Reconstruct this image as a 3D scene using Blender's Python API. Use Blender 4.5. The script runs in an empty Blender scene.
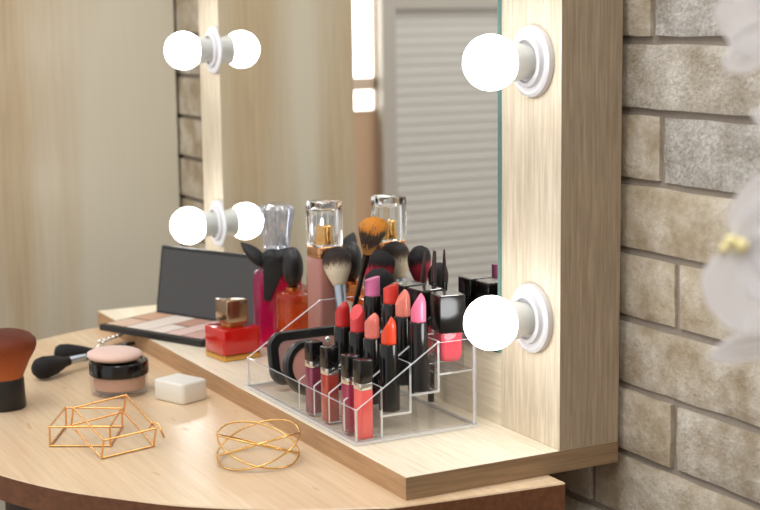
import bpy, bmesh, math, random
from mathutils import Vector, Matrix, Euler, noise
random.seed(7)
PI = math.pi
C = bpy.context.scene.collection
T = -0.0185          # dressing table top; the mirror's base shelf top is z = 0
FLOOR = -0.77

# ------------------------------------------------------------------ materials
def lin(c):
    return tuple(((v/255)/12.92 if v/255 <= .04045 else ((v/255+.055)/1.055)**2.4) for v in c)
def rgba(c): return (*lin(c), 1)

def newmat(name):
    m = bpy.data.materials.new(name); m.use_nodes = True
    nt = m.node_tree; b = nt.nodes['Principled BSDF']
    return m, nt, b

def plain(name, col, rough=.5, metal=0., spec=.5, coat=0., bump=0., bscale=200., var=0., sheen=0., sss=0.):
    m, nt, b = newmat(name)
    b.inputs['Base Color'].default_value = rgba(col)
    b.inputs['Roughness'].default_value = rough
    b.inputs['Metallic'].default_value = metal
    b.inputs['Specular IOR Level'].default_value = spec
    b.inputs['Coat Weight'].default_value = coat
    b.inputs['Coat Roughness'].default_value = .05
    if sheen: b.inputs['Sheen Weight'].default_value = sheen
    if sss:
        b.inputs['Subsurface Weight'].default_value = sss
        b.inputs['Subsurface Radius'].default_value = (.006, .003, .002)
    tc = nt.nodes.new('ShaderNodeTexCoord')
    nz = nt.nodes.new('ShaderNodeTexNoise'); nz.inputs['Scale'].default_value = bscale; nz.inputs['Detail'].default_value = 3
    nt.links.new(tc.outputs['Object'], nz.inputs['Vector'])
    if var:
        mx = nt.nodes.new('ShaderNodeMix'); mx.data_type = 'RGBA'
        d = tuple(max(0, v*(1-var)) for v in col); u = tuple(min(255, v*(1+var)) for v in col)
        mx.inputs['A'].default_value = rgba(d); mx.inputs['B'].default_value = rgba(u)
        nt.links.new(nz.outputs['Fac'], mx.inputs['Factor']); nt.links.new(mx.outputs['Result'], b.inputs['Base Color'])
    if bump:
        bp = nt.nodes.new('ShaderNodeBump'); bp.inputs['Strength'].default_value = bump; bp.inputs['Distance'].default_value = .001
        nt.links.new(nz.outputs['Fac'], bp.inputs['Height']); nt.links.new(bp.outputs['Normal'], b.inputs['Normal'])
    return m

def wood(name, c_dark, c_light, axis='X', rough=.5, fine=1., broad=None, spec=.4, knots=None, bscale=3.):
    """grain runs along the axis; broad = (colour, amount) of wide boards; knots = colour of brown flecks"""
    m, nt, b = newmat(name)
    L = nt.links.new
    tc = nt.nodes.new('ShaderNodeTexCoord')
    mp = nt.nodes.new('ShaderNodeMapping')
    s = {'X': (14, 300, 300), 'Y': (300, 14, 300), 'Z': (300, 300, 14)}[axis]
    mp.inputs['Scale'].default_value = tuple(v*fine for v in s)
    L(tc.outputs['Object'], mp.inputs['Vector'])
    n1 = nt.nodes.new('ShaderNodeTexNoise'); n1.inputs['Scale'].default_value = 1; n1.inputs['Detail'].default_value = 6
    n1.inputs['Roughness'].default_value = .65; n1.inputs['Distortion'].default_value = .3
    L(mp.outputs['Vector'], n1.inputs['Vector'])
    mp2 = nt.nodes.new('ShaderNodeMapping')
    s2 = {'X': (1.2, 1, 1), 'Y': (1, 1.2, 1), 'Z': (1, 1, 1.2)}[axis]
    k = {'X': (.08, 1, 1), 'Y': (1, .08, 1), 'Z': (1, 1, .08)}[axis]
    mp2.inputs['Scale'].default_value = tuple(v*bscale*4*fine for v in k)
    L(tc.outputs['Object'], mp2.inputs['Vector'])
    n2 = nt.nodes.new('ShaderNodeTexNoise'); n2.inputs['Scale'].default_value = 1; n2.inputs['Detail'].default_value = 3
    n2.inputs['Distortion'].default_value = .8
    L(mp2.outputs['Vector'], n2.inputs['Vector'])
    add = nt.nodes.new('ShaderNodeMath'); add.operation = 'MULTIPLY_ADD'
    L(n1.outputs['Fac'], add.inputs[0]); add.inputs[1].default_value = .72
    ad2 = nt.nodes.new('ShaderNodeMath'); ad2.operation = 'MULTIPLY'; ad2.inputs[1].default_value = .28
    L(n2.outputs['Fac'], ad2.inputs[0]); L(ad2.outputs[0], add.inputs[2])
    rp = nt.nodes.new('ShaderNodeValToRGB')
    rp.color_ramp.elements[0].position = .36; rp.color_ramp.elements[0].color = rgba(c_dark)
    rp.color_ramp.elements[1].position = .62; rp.color_ramp.elements[1].color = rgba(c_light)
    L(add.outputs[0], rp.inputs['Fac'])
    col = rp.outputs['Color']
    if broad:
        mp3 = nt.nodes.new('ShaderNodeMapping')
        mp3.inputs['Scale'].default_value = tuple(v*broad[2] for v in k)
        L(tc.outputs['Object'], mp3.inputs['Vector'])
        n3 = nt.nodes.new('ShaderNodeTexNoise'); n3.inputs['Scale'].default_value = 1; n3.inputs['Detail'].default_value = 1
        L(mp3.outputs['Vector'], n3.inputs['Vector'])
        r3 = nt.nodes.new('ShaderNodeValToRGB')
        r3.color_ramp.elements[0].position = .42; r3.color_ramp.elements[0].color = (0, 0, 0, 1)
        r3.color_ramp.elements[1].position = .58; r3.color_ramp.elements[1].color = (broad[1],)*3+(1,)
        L(n3.outputs['Fac'], r3.inputs['Fac'])
        mx = nt.nodes.new('ShaderNodeMix'); mx.data_type = 'RGBA'
        mx.inputs['B'].default_value = rgba(broad[0])
        L(r3.outputs['Color'], mx.inputs['Factor']); L(col, mx.inputs['A']); col = mx.outputs['Result']
    if knots:
        v = nt.nodes.new('ShaderNodeTexNoise'); v.inputs['Scale'].default_value = 1.; v.inputs['Detail'].default_value = 2
        mp4 = nt.nodes.new('ShaderNodeMapping'); mp4.inputs['Scale'].default_value = (26, 60, 40) if axis == 'X' else (60, 26, 40)
        L(tc.outputs['Object'], mp4.inputs['Vector']); L(mp4.outputs['Vector'], v.inputs['Vector'])
        r4 = nt.nodes.new('ShaderNodeValToRGB')
        r4.color_ramp.elements[0].position = .70; r4.color_ramp.elements[0].color = (0, 0, 0, 1)
        r4.color_ramp.elements[1].position = .80; r4.color_ramp.elements[1].color = (.55, .55, .55, 1)
        L(v.outputs['Fac'], r4.inputs['Fac'])
        mx = nt.nodes.new('ShaderNodeMix'); mx.data_type = 'RGBA'; mx.inputs['B'].default_value = rgba(knots)
        L(r4.outputs['Color'], mx.inputs['Factor']); L(col, mx.inputs['A']); col = mx.outputs['Result']
    L(col, b.inputs['Base Color'])
    b.inputs['Roughness'].default_value = rough
    b.inputs['Specular IOR Level'].default_value = spec
    bp = nt.nodes.new('ShaderNodeBump'); bp.inputs['Strength'].default_value = .12; bp.inputs['Distance'].default_value = .0006
    L(n1.outputs['Fac'], bp.inputs['Height']); L(bp.outputs['Normal'], b.inputs['Normal'])
    return m

def clear(name, tint, gloss_rough=.02, haze=0., hcol=(255, 255, 255), fres=1.49, edge=0.):
    """thin clear plastic: transparent with a Fresnel reflection and a little white in it"""
    m = bpy.data.materials.new(name); m.use_nodes = True
    nt = m.node_tree; nt.nodes.clear(); L = nt.links.new
    out = nt.nodes.new('ShaderNodeOutputMaterial')
    tr = nt.nodes.new('ShaderNodeBsdfTransparent'); tr.inputs['Color'].default_value = rgba(tint)
    gl = nt.nodes.new('ShaderNodeBsdfGlossy'); gl.inputs['Roughness'].default_value = gloss_rough
    fr = nt.nodes.new('ShaderNodeFresnel')
    ge = nt.nodes.new('ShaderNodeNewGeometry')          # same Fresnel on both sides of the sheet
    mi = nt.nodes.new('ShaderNodeMapRange'); mi.inputs['To Min'].default_value = fres; mi.inputs['To Max'].default_value = 1/fres
    L(ge.outputs['Backfacing'], mi.inputs['Value']); L(mi.outputs['Result'], fr.inputs['IOR'])
    df = nt.nodes.new('ShaderNodeBsdfDiffuse'); df.inputs['Color'].default_value = rgba(hcol)
    m1 = nt.nodes.new('ShaderNodeMixShader'); m1.inputs[0].default_value = haze
    L(tr.outputs[0], m1.inputs[1]); L(df.outputs[0], m1.inputs[2])
    m2 = nt.nodes.new('ShaderNodeMixShader')
    if edge:
        mm = nt.nodes.new('ShaderNodeMath'); mm.operation = 'ADD'; mm.inputs[1].default_value = edge; mm.use_clamp = True
        L(fr.outputs[0], mm.inputs[0]); L(mm.outputs[0], m2.inputs[0])
    else:
        L(fr.outputs[0], m2.inputs[0])
    L(m1.outputs[0], m2.inputs[1]); L(gl.outputs[0], m2.inputs[2])
    L(m2.outputs[0], out.inputs['Surface'])
    return m

def glass(name, col, rough=0., ior=1.45):
    m, nt, b = newmat(name)
    b.inputs['Base Color'].default_value = rgba(col)
    b.inputs['Transmission Weight'].default_value = 1
    b.inputs['Roughness'].default_value = rough
    b.inputs['IOR'].default_value = ior
    return m

def emit(name, col, strength):
    m = bpy.data.materials.new(name); m.use_nodes = True
    nt = m.node_tree; nt.nodes.clear()
    out = nt.nodes.new('ShaderNodeOutputMaterial'); e = nt.nodes.new('ShaderNodeEmission')
    e.inputs['Color'].default_value = rgba(col); e.inputs['Strength'].default_value = strength
    nt.links.new(e.outputs[0], out.inputs['Surface'])
    return m

def bristle(name, stops, zlo, zhi, rough=.65, streak=1., mott=0., sw=.35):
    """hair colour along the local z from zlo to zhi with fine streaks"""
    m, nt, b = newmat(name); L = nt.links.new
    tc = nt.nodes.new('ShaderNodeTexCoord')
    sp = nt.nodes.new('ShaderNodeSeparateXYZ'); L(tc.outputs['Object'], sp.inputs[0])
    mp = nt.nodes.new('ShaderNodeMapping'); mp.inputs['Scale'].default_value = (1400*streak, 1400*streak, 60)
    L(tc.outputs['Object'], mp.inputs['Vector'])
    nz = nt.nodes.new('ShaderNodeTexNoise'); nz.inputs['Scale'].default_value = 1; nz.inputs['Detail'].default_value = 2
    L(mp.outputs['Vector'], nz.inputs['Vector'])
    mr = nt.nodes.new('ShaderNodeMapRange'); mr.inputs['From Min'].default_value = zlo; mr.inputs['From Max'].default_value = zhi
    L(sp.outputs['Z'], mr.inputs['Value'])
    ad = nt.nodes.new('ShaderNodeMath'); ad.operation = 'MULTIPLY_ADD'; ad.inputs[1].default_value = sw; L(nz.outputs['Fac'], ad.inputs[0])
    sb = nt.nodes.new('ShaderNodeMath'); sb.operation = 'SUBTRACT'; sb.inputs[1].default_value = sw/2
    L(mr.outputs['Result'], sb.inputs[0]); L(sb.outputs[0], ad.inputs[2])
    fac = ad.outputs[0]
    if mott:
        n2 = nt.nodes.new('ShaderNodeTexNoise'); n2.inputs['Scale'].default_value = 130; n2.inputs['Detail'].default_value = 1
        L(tc.outputs['Object'], n2.inputs['Vector'])
        a2 = nt.nodes.new('ShaderNodeMath'); a2.operation = 'MULTIPLY_ADD'; a2.inputs[1].default_value = mott
        s2 = nt.nodes.new('ShaderNodeMath'); s2.operation = 'SUBTRACT'; s2.inputs[1].default_value = mott/2
        L(fac, s2.inputs[0]); L(n2.outputs['Fac'], a2.inputs[0]); L(s2.outputs[0], a2.inputs[2]); fac = a2.outputs[0]
    rp = nt.nodes.new('ShaderNodeValToRGB')
    e = rp.color_ramp.elements
    e[0].position, e[0].color = stops[0][0], rgba(stops[0][1])
    e[1].position, e[1].color = stops[-1][0], rgba(stops[-1][1])
    for p, c in stops[1:-1]:
        k = e.new(p); k.color = rgba(c)
    L(fac, rp.inputs['Fac']); L(rp.outputs['Color'], b.inputs['Base Color'])
    b.inputs['Roughness'].default_value = rough; b.inputs['Specular IOR Level'].default_value = .3
    bp = nt.nodes.new('ShaderNodeBump'); bp.inputs['Strength'].default_value = .5; bp.inputs['Distance'].default_value = .0006
    L(nz.outputs['Fac'], bp.inputs['Height']); L(bp.outputs['Normal'], b.inputs['Normal'])
    return m

# ------------------------------------------------------------------ mesh helpers
def obj(name, bm, mats, parent=None, smooth=None, bevel=0., bseg=2, bang=35, subsurf=0):
    bmesh.ops.recalc_face_normals(bm, faces=bm.faces)
    me = bpy.data.meshes.new(name); bm.to_mesh(me); bm.free()
    o = bpy.data.objects.new(name, me); C.objects.link(o)
    for m in (mats if isinstance(mats, (list, tuple)) else [mats]): me.materials.append(m)
    if parent: o.parent = parent
    if bevel:
        b = o.modifiers.new('edge', 'BEVEL'); b.width = bevel; b.segments = bseg; b.limit_method = 'ANGLE'; b.angle_limit = math.radians(bang)
        b.harden_normals = False
    if subsurf:
        s = o.modifiers.new('sub', 'SUBSURF'); s.levels = subsurf; s.render_levels = subsurf
    if smooth is not None:
        for p in me.polygons: p.use_smooth = True
        me.set_sharp_from_angle(angle=math.radians(smooth))
    return o

def thing(name, label, cat, loc=(0, 0, 0), rot=(0, 0, 0), group=None):
    o = bpy.data.objects.new(name, None); C.objects.link(o); o.empty_display_size = .01
    o.location = loc; o.rotation_euler = rot
    o['label'] = label; o['category'] = cat
    if group: o['group'] = group
    return o
def tag(o, label, cat, group=None):
    o['label'] = label; o['category'] = cat
    if group: o['group'] = group
    return o
def struct(name, bm, mats, parent=None, **k):
    o = obj(name, bm, mats, parent, **k)
    if not parent: o['kind'] = 'structure'
    return o
def dup(root, loc, label=None, rot=None):
    r = root.copy(); C.objects.link(r); r.location = loc
    if rot is not None: r.rotation_euler = rot
    if label: r['label'] = label
    for ch in list(root.children):
        c = ch.copy(); C.objects.link(c); c.parent = r
        for g in list(ch.children):
            d = g.copy(); C.objects.link(d); d.parent = c
    return r

def box(bm, x0, x1, y0, y1, z0, z1, mi=0, M=None):
    vs = [bm.verts.new(Vector(p)) for p in ((x0, y0, z0), (x1, y0, z0), (x1, y1, z0), (x0, y1, z0), (x0, y0, z1), (x1, y0, z1), (x1, y1, z1), (x0, y1, z1))]
    fs = [bm.faces.new([vs[i] for i in f]) for f in ((3, 2, 1, 0), (4, 5, 6, 7), (0, 1, 5, 4), (1, 2, 6, 5), (2, 3, 7, 6), (3, 0, 4, 7))]
    for f in fs: f.material_index = mi
    if M is not None:
        for v in vs: v.co = M @ v.co
    return fs
def B(*a, **k):
    bm = bmesh.new(); box(bm, *a, **k); return bm

def lathe(prof, seg=40, bm=None, M=None, sx=1., sy=1., mi=0, close=True):
    """prof: (r, z) from bottom to top; r = 0 ends make a pole"""
    bm = bm or bmesh.new()
    rings = []
    for r, z in prof:
        if r < 1e-7: vs = [bm.verts.new(Vector((0, 0, z)))]
        else: vs = [bm.verts.new(Vector((r*sx*math.cos(2*PI*i/seg), r*sy*math.sin(2*PI*i/seg), z))) for i in range(seg)]
        if M is not None:
            for v in vs: v.co = M @ v.co
        rings.append(vs)
    for a, b in zip(rings, rings[1:]):
        for i in range(seg):
            j = (i+1) % seg
            if len(a) == 1 and len(b) == 1: continue
            if len(a) == 1: f = bm.faces.new((a[0], b[j], b[i]))
            elif len(b) == 1: f = bm.faces.new((a[i], a[j], b[0]))
            else: f = bm.faces.new((a[i], a[j], b[j], b[i]))
            f.material_index = mi
    if close:
        for r, rev in ((rings[0], True), (rings[-1], False)):
            if len(r) > 1:
                f = bm.faces.new(r[::-1] if rev else r); f.material_index = mi
    return bm

def rrect(w, d, r, n=5):
    pts = []
    for cx, cy, a0 in ((w/2-r, d/2-r, 0), (-w/2+r, d/2-r, 90), (-w/2+r, -d/2+r, 180), (w/2-r, -d/2+r, 270)):
        for i in range(n+1):
            a = math.radians(a0+90*i/n); pts.append((cx+r*math.cos(a), cy+r*math.sin(a)))
    return pts
def loft(sections, bm=None, mi=0, caps=True, M=None):
    """sections: (outline of 2-D points, z) with equal counts"""
    bm = bm or bmesh.new(); rings = []
    for pts, z in sections:
        rings.append([bm.verts.new((M @ Vector((p[0], p[1], z))) if M is not None else Vector((p[0], p[1], z))) for p in pts])
    n = len(rings[0])
    for a, b in zip(rings, rings[1:]):
        for i in range(n):
            j = (i+1) % n
            bm.faces.new((a[i], a[j], b[j], b[i])).material_index = mi
    if caps:
        bm.faces.new(rings[0][::-1]).material_index = mi; bm.faces.new(rings[-1]).material_index = mi
    return bm
def rbox(w, d, h, r, e=.0006, z0=0., bm=None, mi=0, n=5, M=None):
    """upright rounded-corner block with eased top and bottom edges"""
    e2 = e*.3
    return loft([(rrect(w-2*e, d-2*e, max(r-e, .0002), n), z0), (rrect(w-2*e2, d-2*e2, max(r-e2, .0003), n), z0+e2), (rrect(w, d, r, n), z0+e),
                 (rrect(w, d, r, n), z0+h-e), (rrect(w-2*e2, d-2*e2, max(r-e2, .0003), n), z0+h-e2), (rrect(w-2*e, d-2*e, max(r-e, .0002), n), z0+h)], bm, mi, True, M)

def tube(pts, r, seg=8, closed=False, bm=None, rad=None, mi=0):
    bm = bm or bmesh.new()
    pts = [Vector(p) for p in pts]; n = len(pts)
    rings = []; prev = None
    for i, p in enumerate(pts):
        if closed: t = (pts[(i+1) % n]-pts[i-1])
        else: t = pts[min(i+1, n-1)]-pts[max(i-1, 0)]
        t.normalize()
        if prev is None:
            u = t.orthogonal().normalized()
        else:
            u = prev - t*prev.dot(t)
            u = u.normalized() if u.length > 1e-6 else t.orthogonal().normalized()
        prev = u; v = t.cross(u)
        rr = rad[i] if rad else r
        rings.append([bm.verts.new(p+(u*math.cos(2*PI*k/seg)+v*math.sin(2*PI*k/seg))*rr) for k in range(seg)])
    m = n if closed else n-1
    for i in range(m):
        a, b = rings[i], rings[(i+1) % n]
        off = 0
        if closed and i == n-1:
            off = min(range(seg), key=lambda s: sum((a[k].co-b[(k+s) % seg].co).length for k in range(seg)))
        for k in range(seg):
            j = (k+1) % seg
            bm.faces.new((a[k], a[j], b[(j+off) % seg], b[(k+off) % seg])).material_index = mi
    if not closed:
        bm.faces.new(rings[0][::-1]).material_index = mi; bm.faces.new(rings[-1]).material_index = mi
    return bm
def spline(P, n=12, closed=False):
    P = [Vector(p) for p in P]; out = []; N = len(P)
    rng = range(N) if closed else range(N-1)
    for i in rng:
        if closed: a, b, c, d = P[i-1], P[i], P[(i+1) % N], P[(i+2) % N]
        else: a, b, c, d = P[max(i-1, 0)], P[i], P[i+1], P[min(i+2, N-1)]
        for k in range(n):
            t = k/n
            out.append(.5*((2*b)+(c-a)*t+(2*a-5*b+4*c-d)*t*t+(-a+3*b-3*c+d)*t**3))
    if not closed: out.append(P[-1])
    return out
def sphere(r, c=(0, 0, 0), bm=None, u=24, v=14, s=(1, 1, 1), mi=0, M=None):
    prof = [(r*math.sin(PI*i/v), -r*math.cos(PI*i/v)) for i in range(v+1)]
    mat = Matrix.Translation(c) @ Matrix.Diagonal((*s, 1))
    if M is not None: mat = M @ mat
    return lathe(prof, u, bm, mat, mi=mi)
def aim(a, b, roll=0.):
    """matrix placing local +z along a -> b with its origin at a"""
    a, b = Vector(a), Vector(b); q = (b-a).to_track_quat('Z', 'Y')
    return Matrix.Translation(a) @ q.to_matrix().to_4x4() @ Matrix.Rotation(roll, 4, 'Z')
def set_matrix(o, M):
    o.location = M.to_translation(); o.rotation_euler = M.to_euler()

# ------------------------------------------------------------------ palette of materials
OAK_V = wood('pale oak upright grain', (194, 178, 152), (229, 217, 195), 'Z', .5, 1.2)
OAK_H = wood('pale oak lengthwise grain', (218, 204, 178), (242, 231, 208), 'X', .40, 1.1)
OAK_EDGE_SHADE = wood('oak edge darkened as shade', (160, 124, 88), (188, 151, 113), 'X', .5, 1.)  # shelf front edge: its shade is put into this browner oak
OAK_EDGE_Y_SHADE = wood('oak edge darkened as shade along the end', (130, 105, 78), (158, 131, 101), 'Y', .5, 1.)  # same oak for the shelf ends, colour lowered to carry their shade
OAK_SIDE_SHADE = wood('oak side darkened as shade', (148, 130, 108), (182, 164, 140), 'Z', .5, 1.2)  # darker copy of the upright oak, side shade painted into the colour
TABLE = wood('birch table top', (216, 186, 150), (230, 206, 173), 'X', .25, .6, broad=((210, 176, 138), .5, 14), spec=.6, knots=(186, 118, 72))
TABLE_EDGE = wood('brown table edge darkened as shade', (98, 60, 37), (124, 80, 51), 'X', .5, .6)  # brown darkened to stand for the unlit table rim; legs and stand share it
WARD = wood('wardrobe laminate', (186, 167, 136), (205, 187, 157), 'Z', .30, .45, broad=((216, 211, 193), .85, 9), bscale=2)
BLACK = plain('black gloss plastic', (16, 15, 15), .18, spec=.5)
BLACK_SATIN = plain('black satin plastic', (20, 19, 19), .38, bump=.05)
BLACK_MATTE = plain('black ribbon', (18, 17, 18), .6, bump=.2, bscale=900)
CHROME = plain('polished silver metal', (225, 222, 218), .16, 1.)
CHROME_B = plain('brushed aluminium ferrule', (176, 188, 198), .3, 1.)
GOLD = plain('rose gold wire', (232, 176, 112), .22, 1.)
GOLD2 = plain('pale gold wire', (226, 184, 116), .24, 1.)
GOLD_TRIM = plain('gold trim', (226, 178, 96), .28, 1.)
WHITE_PLASTIC = plain('white ceramic plastic', (208, 207, 209), .35)
GREY_PLASTIC = plain('pale grey lamp neck', (222, 223, 218), .4)

ACR = clear('clear acrylic', (254, 254, 254), .03, .003, fres=1.12)
ACR_EDGE = clear('clear acrylic cut edge', (205, 212, 225), .10, .55, (250, 251, 254), 1.4, .2)

# ------------------------------------------------------------------ the room
def rough_brick():
    m, nt, b = newmat('rough whitewashed brick'); L = nt.links.new
    tc = nt.nodes.new('ShaderNodeTexCoord')
    at = nt.nodes.new('ShaderNodeAttribute'); at.attribute_name = 'tone'
    n1 = nt.nodes.new('ShaderNodeTexNoise'); n1.inputs['Scale'].default_value = 300; n1.inputs['Detail'].default_value = 5; n1.inputs['Roughness'].default_value = .7
    n2 = nt.nodes.new('ShaderNodeTexNoise'); n2.inputs['Scale'].default_value = 30; n2.inputs['Detail'].default_value = 5; n2.inputs['Roughness'].default_value = .6
    L(tc.outputs['Object'], n1.inputs['Vector']); L(tc.outputs['Object'], n2.inputs['Vector'])
    cream = nt.nodes.new('ShaderNodeValToRGB')
    cream.color_ramp.elements[0].position = .35; cream.color_ramp.elements[0].color = rgba((166, 150, 125))
    cream.color_ramp.elements[1].position = .65; cream.color_ramp.elements[1].color = rgba((198, 184, 159))
    L(n2.outputs['Fac'], cream.inputs['Fac'])
    grey = nt.nodes.new('ShaderNodeValToRGB')
    grey.color_ramp.elements[0].position = .36; grey.color_ramp.elements[0].color = rgba((158, 152, 143))
    grey.color_ramp.elements[1].position = .60; grey.color_ramp.elements[1].color = rgba((226, 221, 212))
    gm = nt.nodes.new('ShaderNodeMath'); gm.operation = 'MULTIPLY_ADD'; gm.inputs[1].default_value = .55
    g2 = nt.nodes.new('ShaderNodeMath'); g2.operation = 'MULTIPLY'; g2.inputs[1].default_value = .45
    L(n2.outputs['Fac'], g2.inputs[0]); L(n1.outputs['Fac'], gm.inputs[0]); L(g2.outputs[0], gm.inputs[2]); L(gm.outputs[0], grey.inputs['Fac'])
    mx = nt.nodes.new('ShaderNodeMix'); mx.data_type = 'RGBA'
    ad = nt.nodes.new('ShaderNodeMath'); ad.operation = 'MULTIPLY_ADD'; ad.inputs[1].default_value = 1.6
    s = nt.nodes.new('ShaderNodeMath'); s.operation = 'SUBTRACT'; s.inputs[1].default_value = .8
    L(at.outputs['Fac'], s.inputs[0]); L(n2.outputs['Fac'], ad.inputs[0]); L(s.outputs[0], ad.inputs[2])
    cl = nt.nodes.new('ShaderNodeClamp'); L(ad.outputs[0], cl.inputs['Value'])
    L(cl.outputs[0], mx.inputs['Factor']); L(cream.outputs['Color'], mx.inputs['A']); L(grey.outputs['Color'], mx.inputs['B'])
    L(mx.outputs['Result'], b.inputs['Base Color'])
    b.inputs['Roughness'].default_value = .9; b.inputs['Specular IOR Level'].default_value = .2
    m2 = nt.nodes.new('ShaderNodeMath'); m2.operation = 'MULTIPLY_ADD'
    L(n1.outputs['Fac'], m2.inputs[0]); L(at.outputs['Fac'], m2.inputs[1]); L(n2.outputs['Fac'], m2.inputs[2])
    bp = nt.nodes.new('ShaderNodeBump'); bp.inputs['Strength'].default_value = .9; bp.inputs['Distance'].default_value = .005
    L(m2.outputs[0], bp.inputs['Height']); L(bp.outputs['Normal'], b.inputs['Normal'])
    return m
BRICK = rough_brick()
MORTAR = plain('grey mortar', (150, 140, 128), .95, bump=.5, bscale=400, var=.1, spec=.1)
WX0, WX1 = -2.6, 1.3
bm = bmesh.new()
box(bm, WX0, WX1, .2130, .30, FLOOR, 1.75, 1)
brng = random.Random(3)
tones = []
CH = .0570; BL = .222
zb = .1019-CH*15
row = -15
bricks = []
while zb < 1.7:
    # a joint of every second course stands at x = .060
    off = .0615 if row % 2 == 0 else .0615-BL*.49
    if row == 2: off = .0405
    if row == 4: off = .0280
    x = off-BL*13
    while x < WX1:
        a, c = max(x+.0035, WX0), min(x+BL-.0035, WX1)
        if c-a > .02: bricks.append((a, c, max(zb+.0033, FLOOR), zb+CH-.0033, row))
        x += BL
    zb += CH; row += 1
for (a, c, z0, z1, rw) in bricks:
    near = a > -.6 and z0 > -.2 and z1 < .5
    nx = 16 if near else 2; nz = 6 if near else 1
    t = brng.random()
    t = t*.45
    if rw >= 2: t = .35+brng.random()*.55
    if rw in (2, 4) and a < .02: t = .2
    if rw in (2, 4) and a > .02: t = .92
    if rw == 3 and a < .1 < c: t = .56
    if rw == 1 or rw == 0: t = .12
    dy = brng.uniform(-.0012, .0012)
    seed = Vector((brng.random()*50, brng.random()*50, 0))
    grid = []
    for j in range(nz+1):
        r_ = []
        for i in range(nx+1):
            x = a+(c-a)*i/nx; z = z0+(z1-z0)*j/nz
            p = Vector((x*26, z*26, 0))+seed
            ex = noise.noise(p)*.0016; ez = noise.noise(p+Vector((9, 9, 0)))*.0014
            y = .2085+dy+noise.noise(Vector((x*60, z*60, 3))+seed)*.0011*(.5+t)
            edge = (i in (0, nx)) or (j in (0, nz))
            if near and edge: y += .0016
            if not near: ex = ez = 0
            r_.append(bm.verts.new((min(max(x+ex, WX0), WX1), y, z+ez)))
        grid.append(r_)
    for j in range(nz):
        for i in range(nx):
            f = bm.faces.new((grid[j][i], grid[j][i+1], grid[j+1][i+1], grid[j+1][i])); f.material_index = 0; tones.append((f, t))
    rim = grid[0]+[g[-1] for g in grid[1:]]+grid[-1][-2::-1]+[g[0] for g in grid[-2:0:-1]]
    back = [bm.verts.new((v.co.x, .218, v.co.z)) for v in rim]
    for i in range(len(rim)):
        j = (i+1) % len(rim)
        f = bm.faces.new((rim[i], back[i], back[j], rim[j])); f.material_index = 0; tones.append((f, t))
bm.faces.index_update()
tl = {f.index: t for f, t in tones}
wall = struct('wall_back', bm, [BRICK, MORTAR], smooth=40)
att = wall.data.attributes.new('tone', 'FLOAT', 'FACE')
for i, p in enumerate(wall.data.polygons): att.data[i].value = tl.get(i, 0.)

FLOOR_M = wood('brown floor boards', (70, 48, 34), (96, 68, 48), 'X', .45, .3)
struct('floor', B(WX0, 2.2, -2.6, .30, FLOOR-.05, FLOOR), FLOOR_M)
bm = B(2.2, 2.3, -2.6, .30, FLOOR, 1.75)
struct('unseen_wall_right', bm, plain('taupe wall paint', (206, 194, 178), .85, var=.02, bscale=8))  # unseen wall, added to block world light from this side
WALL_M = plain('warm beige wall paint', (206, 172, 140), .8, var=.02, bscale=8)
bm = bmesh.new()                      # left wall with the window opening
WZ0, WZ1, WY0, WY1 = .100, 1.35, -1.066, -.50
box(bm, -2.72, WX0, -2.6, .30, FLOOR, WZ0); box(bm, -2.72, WX0, -2.6, .30, WZ1, 1.75)
box(bm, -2.72, WX0, -2.6, WY0, WZ0, WZ1); box(bm, -2.72, WX0, WY1, .30, WZ0, WZ1)
struct('wall_left', bm, WALL_M)
WIN_W = plain('cream window paint', (214, 190, 168), .5)
bm = bmesh.new()
for a in ((WY0, WY0+.004, WZ0, WZ1), (WY1-.03, WY1, WZ0, WZ1), (WY0, WY1, WZ1-.03, WZ1), (WY0, WY1, WZ0, WZ0+.006), (WY0, WY1, .158, .192)):
    box(bm, -2.625, -2.597, a[0], a[1], a[2], a[3])
win = struct('window_1', bm, WIN_W)
obj('window_pane', B(-2.612, -2.608, WY0, WY1, WZ0, WZ1), emit('bright daylight behind the pane', (255, 252, 248), 4.), win)
# louvered closet door
DOOR = plain('grey white louver paint', (232, 229, 223), .55)
bm = bmesh.new()
DX = -2.598
D0, D1 = -1.95, -1.068
box(bm, DX, DX+.035, D1-.042, D1, FLOOR+.01, 1.5); box(bm, DX, DX+.035, D0, D0+.042, FLOOR+.01, 1.5)
for z0, z1 in ((FLOOR+.01, FLOOR+.13), (.372, .445), (1.42, 1.5)): box(bm, DX, DX+.035, D0+.042, D1-.042, z0, z1)
dr = struct('door_1', bm, plain('taupe door frame paint', (186, 179, 168), .5))
bm = bmesh.new()
z = FLOOR+.14
while z < 1.42:
    if not (.335 < z < .445):
        M = Matrix.Translation((DX+.018, 0, z)) @ Matrix.Rotation(math.radians(-66), 4, 'Y')
        box(bm, -.017, .017, D0+.04, D1-.04, -.003, .003, M=M)
    z += .0265
obj('louver_panel', bm, DOOR, dr)
obj('back_board', B(DX+.001, DX+.005, D0+.04, D1-.04, FLOOR+.02, 1.45), DOOR, dr)

# wardrobe at the far end
w = thing('wardrobe', 'tall pale wood wardrobe side standing against the brick wall at left', 'wardrobe', (-1.0310, 0, FLOOR))
H = 2.3
obj('side_panel', B(-.02, 0, -.206, .2035, 0, H), WARD, w, bevel=.0008)
obj('cabinet_body', B(-.62, -.0205, -.18, .2035, .06, H-.02), WARD, w)
obj('plinth', B(-.61, -.0205, -.16, .2035, 0, .058), BLACK_SATIN, w)
for x0, x1 in ((-.62, -.322), (-.32, -.0215)):
    d_ = obj('door', B(x0, x1, -.2, -.182, .06, H-.02), WARD, w, bevel=.001)
    xk = x1-.03 if x0 < -.5 else x0+.03
    obj('door_handle', tube([(xk, -.2, 1.0), (xk, -.225, 1.0), (xk, -.225, 1.16), (xk, -.2, 1.16)], .005), CHROME, d_)

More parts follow.
